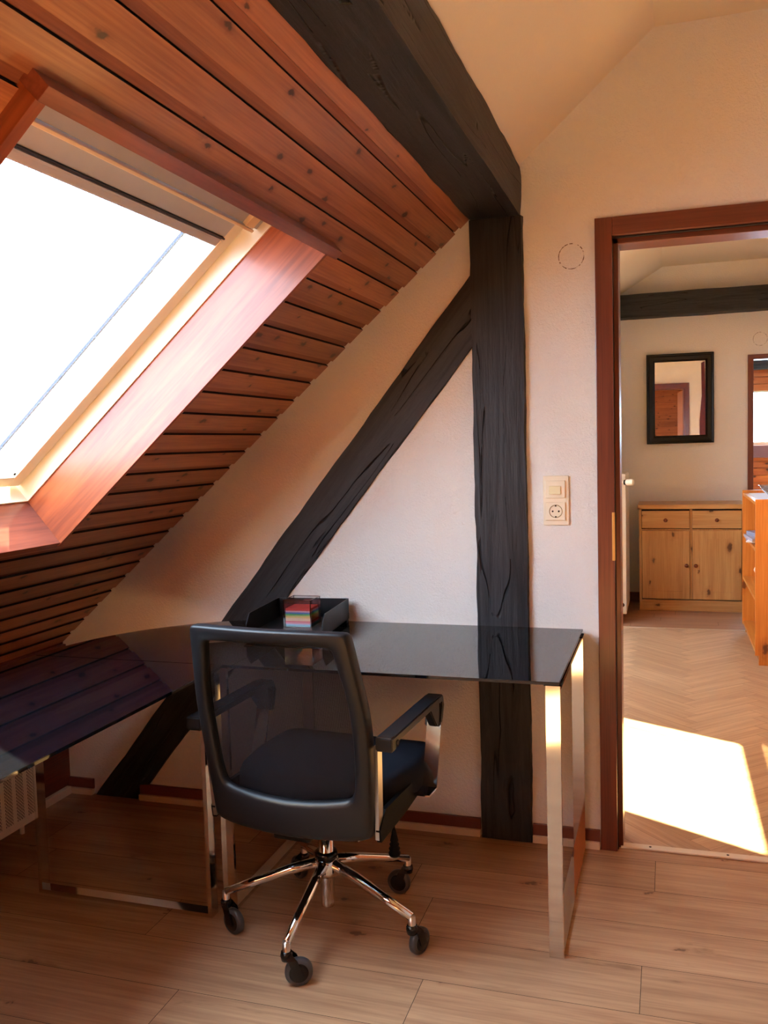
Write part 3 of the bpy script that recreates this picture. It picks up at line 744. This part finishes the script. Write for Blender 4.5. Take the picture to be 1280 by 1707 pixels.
# mesh panel
bm = bmesh.new(); g = []
def inner_half(z):
    h = [p for p in INN]
    for (x0, z0_), (x1, z1_) in zip(h, h[1:]):
        if z1_ <= z <= z0_: return x0+(x1-x0)*((z0_-z)/(z0_-z1_) if z0_ > z1_ else 0)
    return .16
for i in range(25):
    z = .453+(.851-.453)*i/24; hwid = inner_half(min(max(z, .4535), .8499))+.010
    g.append([bm.verts.new(P3((-hwid+2*hwid*j/16, z), .004)) for j in range(17)])
for a, b in zip(g, g[1:]):
    for k in range(16): bm.faces.new((a[k], a[k+1], b[k+1], b[k])).smooth = True
obj('mesh_panel', cx(bm), M['mesh'], ch)
# seat cushion
def cushion(x0, x1, y0, y1, z0, z1, bev, n=10, crown=.008):
    bm = B((x0, x1, y0, y1, z0, z1), bevel=bev, seg=5)
    return bm
bm = bmesh.new(); rows = []
NS = 40
for (zq, sc) in ((.386, .90), (.388, .965), (.400, .995), (.425, 1.0), (.450, .995), (.466, .965), (.474, .90), (.476, .70), (.474, .35)):
    ring = []
    for k in range(NS):
        a = 2*math.pi*k/NS; ca, sa = math.cos(a), math.sin(a); e = .36
        x = .243*math.copysign(abs(ca)**e, ca); y = .205*math.copysign(abs(sa)**e, sa)
        y = y*sc; x = x*sc*(1-.12*max(0, -y/.205))
        drop = .025*max(0, (y-.12)/.085)**2 if zq > .42 else 0
        ring.append(bm.verts.new((x, y+.050, zq-drop)))
    rows.append(ring)
for a, b in zip(rows, rows[1:]):
    for k in range(NS): bm.faces.new((a[k], a[(k+1) % NS], b[(k+1) % NS], b[k])).smooth = True
bm.faces.new(rows[0][::-1]); bm.faces.new(rows[-1])
obj('seat', cx(bm), M['fabric'], ch)
bm = bmesh.new(); rows = []
for (zq, sc) in ((.391, .93), (.380, .90), (.366, .78), (.360, .55)):
    rows.append([bm.verts.new((.235*sc*math.copysign(abs(math.cos(2*math.pi*k/NS))**.4, math.cos(2*math.pi*k/NS)), .200*sc*math.copysign(abs(math.sin(2*math.pi*k/NS))**.4, math.sin(2*math.pi*k/NS))+.045, zq)) for k in range(NS)])
for a, b in zip(rows, rows[1:]):
    for k in range(NS): bm.faces.new((a[k], a[(k+1) % NS], b[(k+1) % NS], b[k])).smooth = True
bm.faces.new(rows[-1]); obj('seat_shell', cx(bm), M['blackgloss'], ch)
mech = obj('tilt_mechanism', cx(B((-.06, .06, -.12, .09, .325, .364), bevel=.012)), M['blackgloss'], ch)
obj('back_bracket', cx(B((-.05, .05, -.215, -.10, .335, .352), bevel=.006)), M['blackgloss'], mech)
# armrests
for s in (-1, 1):
    x = s*.262; pad_w = .044
    bm = strap([(x, -.215, .616), (x, .100, .624), (x*.99, .132, .621), (x*.985, .140, .600), (x*.98, .122, .545)], (1, 0, 0), pad_w, .020)
    B((x-pad_w/2, x+pad_w/2, -.232, -.205, .592, .627), bm=bm, bevel=.004)
    prism([(.045, .616), (.125, .616), (.125, .552), (.100, .552)], 0, x-.010*1, x+.014, bm)
    cx(bm); bmesh.ops.bevel(bm, geom=[e for e in bm.edges if e.calc_face_angle(0) > .8], offset=.003, segments=2, affect='EDGES')
    ar = obj('armrest', bm, M['blackplastic'], ch)
    bm = strap([(x, .118, .560), (x, .070, .398), (x*.96, .040, .385)], (1, 0, 0), .036*.0+.040, .006)
    obj('arm_bar', cx(bm), M['chrome'], ar)
    bm = strap([(x*.90, -.205, .600), (x*.865, -.190, .366)], (1, 0, 0), .010, .026)
    obj('rear_bar', cx(bm), M['steel'], ar)
    bm = prism([(-.17, .43), (.07, .43), (.074, .398), (.045, .382), (-.03, .372), (-.20, .360), (-.205, .39)], 0, x*.88-.006, x*.88+.006)
    obj('under_bar', cx(bm), M['bracket'], ar)
    obj('bolt', cx(lathe([(0, .002), (.008, .002), (.009, 0)], (x+.022, -.200, .607), axis=(1, 0, 0), n=16)), M['blackgloss'], ar)
# gas lift
gl = obj('gas_lift', lathe([(0, .06), (.018, .062), (.0195, .075), (.0195, .13), (.0215, .132), (.0215, .20), (.0215, .205), (.0205, .206), (.0205, .34), (0, .34)], (cc.x, cc.y, 0), n=28), M['chrome'], ch)
obj('collar', lathe([(.021, .199), (.030, .199), (.031, .206), (.029, .214), (.021, .215)], (cc.x, cc.y, 0), n=28), M['blackgloss'], gl)
# star base, casters
sb = obj('star_base', lathe([(.022, .150), (.032, .150), (.034, .16), (.034, .185), (.030, .198), (.022, .199)], (cc.x, cc.y, 0), n=28), M['chrome'], ch)
trail = {0: 25, 1: 67, 2: 177, 3: 150, 4: -21}
for k in range(5):
    a = math.radians(-90+72*k); d = Vector((math.cos(a), math.sin(a), 0))
    e = cc+d*.275
    bm = tube([cc+d*.028+Vector((0, 0, .182)), cc+d*.10+Vector((0, 0, .165)), cc+d*.19+Vector((0, 0, .136)), e+Vector((0, 0, .108))], [.0150, .0140, .0125, .0110], n=18, squash=(1.0, .95))
    arm = obj('base_arm', bm, M['chrome'], ch)
    cst = obj('caster', lathe([(0, .112), (.0095, .110), (.010, .080), (.010, .076)], e, n=18), M['steel'], ch)
    tr = Vector((math.cos(math.radians(trail[k])), math.sin(math.radians(trail[k])), 0))*.028
    wc = Vector((e.x+tr.x, e.y+tr.y, .0345)); tn = tr.normalized(); axl = Vector((-tn.y, tn.x, 0))
    obj('wheel', lathe([(.012, -.010), (.026, -.011), (.031, -.0095), (.0342, -.006), (.0345, 0), (.0342, .006), (.031, .0095), (.026, .011), (.012, .010)], wc, axis=axl, n=32, close=True), M['tyre'], cst, False)
    obj('hub', lathe([(0, -.0125), (.022, -.0118), (.0255, -.0095), (.0255, .0095), (.022, .0118), (0, .0125)], wc, axis=axl, n=28), M['blackgloss'], cst)
    bm = bmesh.new()
    tube([wc+axl*sg*.0155 for sg in (-1, 1)], .0045, bm, n=12); obj('axle', bm, M['chrome'], cst)
    bm = bmesh.new()
    for sg in (-1, 1):
        strap([Vector((e.x, e.y, .084))+axl*sg*.009, (wc+Vector((e.x, e.y, .078)))/2+axl*sg*.0150+Vector((0, 0, .012)), wc+axl*sg*.0145-Vector((0, 0, .006))], axl.cross(Vector((0, 0, 1))), .022, .004, bm)
    lathe([(0, .090), (.013, .088), (.0155, .078), (.013, .066), (0, .064)], (e.x, e.y, 0), bm=bm, n=20)
    obj('fork', bm, M['blackgloss'], cst)
# height lever
bm = tube([cc+Vector(p) for p in ((.06, -.03, .345), (.170, -.03, .350), (.192, -.03, .348), (.200, -.031, .340), (.204, -.032, .306))], .004, n=12)
lv = obj('lever', bm, M['blackgloss'], ch)
obj('lever_paddle', lathe([(0, .005), (.005, .003), (.007, -.008), (.011, -.025), (.0085, -.029), (.013, -.035), (.0105, -.040), (.0150, -.046), (.0125, -.052), (.0160, -.058), (.014, -.066), (0, -.070)], cc+Vector((.204, -.032, .304)), n=20), M['bracket'], lv)

# ------------------------------------------------------------------ radiator in the study
rad = thing('radiator', 'white perforated radiator cover on the low wall beneath the side desk', 'radiator', (-2.05, 1.6, .10))
RX, RY0, RY1, RZ0, RZ1 = -2.0, .9, 2.375, .10, .50
obj('front_grille', B((RX-.004, RX, RY0, RY1, RZ0, RZ1), bevel=.001), M['perf'], rad)
for q in (RY1-.004, RY0): obj('side_panel', B((-2.10, RX-.004, q, q+.004, RZ0, RZ1)), M['radiator'], rad)
obj('top_grille', B((-2.10, RX-.004, RY0+.004, RY1-.004, RZ1-.004, RZ1)), M['radiator'], rad)
obj('panel', B((-2.17, -2.10, RY0+.05, RY1+.06, RZ0+.03, RZ1-.03), bevel=.012), M['radiator'], rad)
for q in (1.2, 2.1): obj('wall_bracket', B((XK, -2.165, q, q+.03, .2, .42)), M['radiator'], rad)
pp = obj('pipe', tube([(-2.13, RY1+.04, .16), (-2.13, RY1+.075, .15), (-2.13, RY1+.08, .13), (-2.13, RY1+.08, .0)], .008), M['radiator'], rad, True)

# ------------------------------------------------------------------ hall: cabinet, mirror, radiator, shelf
cab = thing('cabinet', 'low knotty pine cabinet with two drawers over two doors under the mirror', 'cabinet', (.155, 7.12, 0))
CX0, CX1, CY0, CY1, CZ = -.212, .527, 6.955, 7.33, .800
cb = obj('body', B((CX0, CX0+.018, CY0, CY1, 0, CZ-.036), (CX1-.018, CX1, CY0, CY1, 0, CZ-.036), (CX0, CX1, CY1-.012, CY1, 0, CZ-.036), (CX0+.018, CX1-.018, CY0+.005, CY1-.012, .085, .10), (.149, .167, CY0+.003, CY1-.012, .09, CZ-.036), (CX0+.018, CX1-.018, CY0+.004, CY1-.012, .60, .615)), M['cabpine'], cab, rnd=.4)
obj('worktop', B((CX0-.010, CX1+.008, CY0-.022, CY1, CZ-.034, CZ), bevel=.004), M['cabpineh'], cab, rnd=.7)
obj('plinth', B((CX0+.018, CX1-.018, CY0-.002, CY0+.016, 0, .082), bevel=.001), M['cabpineh'], cab, rnd=.2)
for i, (xa, xb) in enumerate(((CX0+.021, .1475), (.1685, CX1-.021))):
    dr = obj('drawer', B((xa, xb, CY0-.014, CY0+.004, .622, .753), bevel=.002), M['cabpineh'], cab, rnd=.3+.5*i)
    xm = (xa+xb)/2
    kn = [(0, .026), (.010, .025), (.0145, .019), (.012, .011), (.007, .006), (.008, 0)]
    obj('knob', lathe(kn, (xm, CY0-.014, .684), axis=(0, -1, 0), n=18), M['knob'], dr)
    bm = B((xa, xa+.05, CY0-.014, CY0+.004, .092, .604), (xb-.05, xb, CY0-.014, CY0+.004, .092, .604), (xa+.05, xb-.05, CY0-.014, CY0+.004, .092, .15), (xa+.05, xb-.05, CY0-.014, CY0+.004, .546, .604), (xa+.05, xb-.05, CY0-.0115, CY0+.002, .15, .546), bevel=.001)
    dd_ = obj('door', bm, M['cabpine'], cab, rnd=.15+.6*i)
    xk = xb-.022 if i == 0 else xa+.022
    obj('knob', lathe(kn, (xk, CY0-.014, .345), axis=(0, -1, 0), n=18), M['knob'], dd_)
obj('shadow_gap', B((CX0+.018, CX1-.018, CY0+.0045, CY0+.0065, .086, .762)), M['darkseam'], cb)

mi = thing('wall_mirror', 'rectangular mirror in a wide black frame on the far hall wall', 'mirror', (.088, FY, 1.595))
MW, MH, fw = .2475, .346, .062; MA = math.radians(2.8)
mm = Matrix.Translation((.088, FY-.034, 1.595)) @ Matrix.Rotation(MA, 4, 'Z')
def mx_(bm): bmesh.ops.transform(bm, matrix=mm, verts=bm.verts); return bm
bm = bmesh.new()
for k, (inset, y) in enumerate(((0, .014), (0, -.010), (.006, -.014), (.016, -.010), (.022, -.016), (.048, -.012), (.056, -.004), (fw, -.001))):
    rg = [bm.verts.new((sx*(MW-inset), y, sz*(MH-inset))) for sx, sz in ((-1, -1), (1, -1), (1, 1), (-1, 1))]
    if k: [bm.faces.new((pr_[j], pr_[(j+1) % 4], rg[(j+1) % 4], rg[j])) for j in range(4)]
    else: bm.faces.new(rg)
    pr_ = rg
obj('frame', mx_(bm), M['mirrorframe'], mi)
obj('mirror_glass', mx_(B((-MW+fw-.004, MW-fw+.004, 0, .004, -MH+fw-.004, MH-fw+.004))), M['mirror'], mi)

hr = thing('radiator', 'tall white panel radiator on the side wall just past the door', 'radiator', (-.36, 6.75, .06))
obj('panel', B((-.395, -.285, 6.45, 7.02-.02, .06, 1.045), bevel=.006), M['radiator'], hr)
obj('top_grille', B((-.392, -.288, 6.455, 6.995, 1.045, 1.052), bevel=.001), M['radiator'], hr)
vv = obj('valve', lathe([(0, 0), (.010, 0), (.010, .03), (.016, .032), (.016, .05), (.022, .052), (.024, .09), (.018, .098), (0, .10)], (-.325, 6.44, .995), axis=(1, -.35, 0), n=20), M['whiteplastic'], hr, True)
obj('valve_ring', lathe([(.0165, .034), (.0180, .034), (.0180, .046), (.0165, .046)], (-.325, 6.44, .995), axis=(1, -.35, 0), n=20), M['black'], vv)
obj('drain_plug', lathe([(0, .010), (.014, .008), (.016, 0)], (-.315, 6.449, .125), axis=(0, -1, 0), n=16), M['iron'], hr)
obj('wall_bracket', B((-.405, -.393, 6.6, 6.64, .3, .8)), M['radiator'], hr)

pf = thing('picture_frame', 'thin dark framed picture on the hall side wall above the radiator', 'picture', (-.385, 6.75, 1.595))
obj('frame', B((-.405, -.352, 6.60, 6.62, 1.245, 1.925), (-.405, -.352, 7.08, 7.10, 1.245, 1.925), (-.405, -.352, 6.62, 7.08, 1.245, 1.265), (-.405, -.352, 6.62, 7.08, 1.905, 1.925), bevel=.002), M['picture'], pf)
obj('picture_panel', B((-.405, -.362, 6.62, 7.08, 1.265, 1.905)), M['creamstrip'], pf)

sh_ = thing('shelf_unit', 'honey pine open shelf unit half cut off at the right edge of the doorway', 'shelf', (.70, 5.85, 0))
SX0, SX1, SY0, SY1, SZ = .462, .86, 5.35, 6.28, .940
obj('side_panel', B((SX0, SX1, SY0, SY0+.020, .055, SZ), (SX0+.02, SX1, SY0, SY0+.02, 0, .055), bevel=.001), M['shelfpine'], sh_, rnd=.5)
obj('side_panel', B((SX0, SX1, SY1-.020, SY1, .055, SZ), (SX0+.02, SX1, SY1-.02, SY1, 0, .055), bevel=.001), M['shelfpine'], sh_, rnd=.8)
obj('back_panel', B((SX1-.008, SX1, SY0+.02, SY1-.02, .06, SZ)), M['shelfpine'], sh_, rnd=.6)
M['shelfy'] = wood('honey_pine_lengthwise', L((226, 150, 66)), L((204, 120, 44)), 1, L((96, 44, 18)), (4, 8), .4, .10, .35, .15, attrvar=.06)
for zq in (.060, .355, .640, .905): obj('shelf', B((SX0+.004, SX1-.008, SY0+.02, SY1-.02, zq, zq+.018), bevel=.001), M['shelfy'], sh_, rnd=.4)
obj('plinth', B((SX0+.03, SX0+.045, SY0+.02, SY1-.02, 0, .06)), M['shelfy'], sh_, rnd=.4)
tag(obj('paper_sheet', B((SX0+.03, SX0+.24, 5.48, 6.16, .924, .9265)), M['paperwhite'], origin=(.57, 5.8, .924)), 'white sheet lying on top of the pine shelf unit', 'paper')
def sheet(x, y, z, w, d, ang, zc, lab, name='magazine', mat=None):
    m_ = Matrix.Translation((x, y, z)) @ Matrix.Rotation(math.radians(ang), 4, 'Z')
    o = obj(name, B((-w/2, w/2, -d/2, d/2, 0, zc), bevel=.0008, mtx=m_), mat or M['paperwhite'], origin=(x, y, z)); return tag(o, lab, 'paper', 'papers on the upper shelf')
g1 = plain('grey_cover', (168, 164, 178), .5); g2 = plain('grey_blue_cover', (140, 142, 160), .5)
sheet(.575, 5.70, .6585, .21, .30, 8, .012, 'lowest folder of the paper pile on the upper shelf', 'folder', g2)
sheet(.565, 5.72, .671, .21, .30, -12, .008, 'pale magazine sticking out of the shelf front, middle of the pile', 'magazine', M['paperwhite'])
sheet(.560, 5.70, .6797, .22, .30, 4, .016, 'grey magazine on top of the paper pile on the upper shelf', 'magazine', g1)
sheet(.575, 5.72, .6960, .19, .26, 14, .022, 'blue-grey notebook lying topmost in the upper shelf', 'notebook', g2)
wh = thing('wire_holder', 'white bent wire holder standing on the middle shelf', 'holder', (.56, 5.72, .373))
bm = tube([(.54, 5.68, .375), (.483, 5.66, .50), (.483, 5.66, .50), (.525, 5.68, .60), (.57, 5.70, .50), (.54, 5.68, .375)], .0035, n=8)
obj('wire_loop', bm, M['wire'], wh, True)
bm = tube([(.56, 5.76, .375), (.503, 5.74, .50), (.545, 5.76, .60), (.59, 5.78, .50), (.56, 5.76, .375)], .0035, n=8)
obj('wire_loop', bm, M['wire'], wh, True)
obj('wire_foot', tube([(.54, 5.68, .3765), (.56, 5.76, .3765)], .0035, n=8), M['wire'], wh, True)
bw = thing('glass_bowl', 'shallow clear glass bowl on top of the pine shelf unit', 'bowl', (.63, 5.75, .9268))
obj('bowl', lathe([(0, .002), (.045, .002), (.05, .006), (.085, .035), (.112, .068), (.118, .071), (.113, .066), (.086, .031), (.048, .0), (0, 0)], (.63, 5.75, .9268), n=36), M['bowlglass'], bw, True)

d2 = sthing('door_2', (.9, FY, 0), 'dark red-brown door frame of the far doorway', 'door')
obj('casing', B((.578, .618, FY-.015, FY+.10, 0, 1.905), bevel=.002), M['doorwood'], d2)
obj('casing', B((.618, 1.2, FY-.015, FY+.10, 1.868, 1.905), bevel=.002), M['doorwoodh'], d2)
obj('casing', B((1.19, 1.22, FY-.015, FY+.10, 0, 1.905), bevel=.002), M['doorwood'], d2)

# room beyond the far doorway
RY = 9.0
def board_wall(x0, x1, z0, z1, y, rn, bm, pitch=.066):
    z = z0
    while z < z1-.004:
        zt = min(z+pitch-.006, z1); B((x0, x1, y, y+.02, z, zt), bm=bm); v = random.random(); rn += [v]*6
        z += pitch
bm = bmesh.new(); rn = []
board_wall(.1, .62, 0, 2.4, RY, rn, bm); board_wall(1.9, 2.4, 0, 2.4, RY, rn, bm); board_wall(.62, 1.9, 1.704, 2.4, RY, rn, bm); board_wall(.62, 1.9, 0, 1.085, RY, rn, bm)
B((0, 2.4, RY+.02, RY+.06, 0, 1.2), (0, .62, RY+.02, RY+.06, 0, 2.5), (1.9, 2.4, RY+.02, RY+.06, 0, 2.5), (0, 2.4, RY+.02, RY+.06, 1.71, 2.5), bm=bm); rn += [.2]*24
M['pine2'] = wood('bright_pine_boards', L((206, 120, 58)), L((176, 86, 36)), 0, L((46, 20, 12)), (4.5, 9.5), .5, .1, .4, .1)
struct(obj('wall_back', bm, M['pine2'], rnd=rn), 'pine board wall with a bright window seen through the far doorway', 'wall')
struct(obj('wall_left', B((.0, .1, FY+.12, RY+.06, 0, 2.5)), M['wall']), 'side wall of the far room', 'wall')
struct(obj('wall_right', B((2.3, 2.4, FY+.12, RY+.06, 0, 2.5), (1.35, 2.4, FY, FY+.12, 0, 2.5)), M['wall']), 'opposite side wall of the far room', 'wall')
struct(obj('ceiling', B((.0, 2.4, FY+.05, RY+.06, 2.35, 2.5)), M['ceil']), 'ceiling of the far room', 'ceiling')
w4 = sthing('window_4', (1.26, RY, 1.2), 'bright window framed in pine seen through the far doorway', 'window')
obj('sill', B((.62, 1.9, RY-.06, RY+.03, 1.085, 1.200), bevel=.003), plain('purple_brown_sill', (130, 92, 100), .4), w4)
obj('frame', B((.62, .66, RY, RY+.05, 1.2, 1.704), (1.86, 1.9, RY, RY+.05, 1.2, 1.704), (.66, 1.86, RY, RY+.05, 1.2, 1.232), (.66, 1.86, RY, RY+.05, 1.690, 1.704)), M['frame'], w4)
obj('pane', B((.66, 1.86, RY+.02, RY+.024, 1.232, 1.69)), M['glass'], w4)
tag(hewn('timber_beam', [(.1, RY-.18, 1.895), (.1, RY-.18, 2.01), (.1, RY-.02, 2.01), (.1, RY-.02, 1.895), (2.3, RY-.18, 1.895), (2.3, RY-.18, 2.01), (2.3, RY-.02, 2.01), (2.3, RY-.02, 1.895)], 20, M['timber_x'], .002, seedv=15), 'short stretch of black beam above the window in the far room', 'beam')
wh_ = obj('wall_hanging', prism([(.82, 2.2), (.86, 2.22), (.87, 1.75), (.88, 1.3), (.88, .9), (.80, .9), (.80, 1.5), (.825, 1.8)], 1, W2+.001, W2+.010), M['hang'], origin=(.84, W2, 1.5))
tag(wh_, 'narrow dark red woven hanging beside the doorway, seen only in the mirror', 'wall hanging')
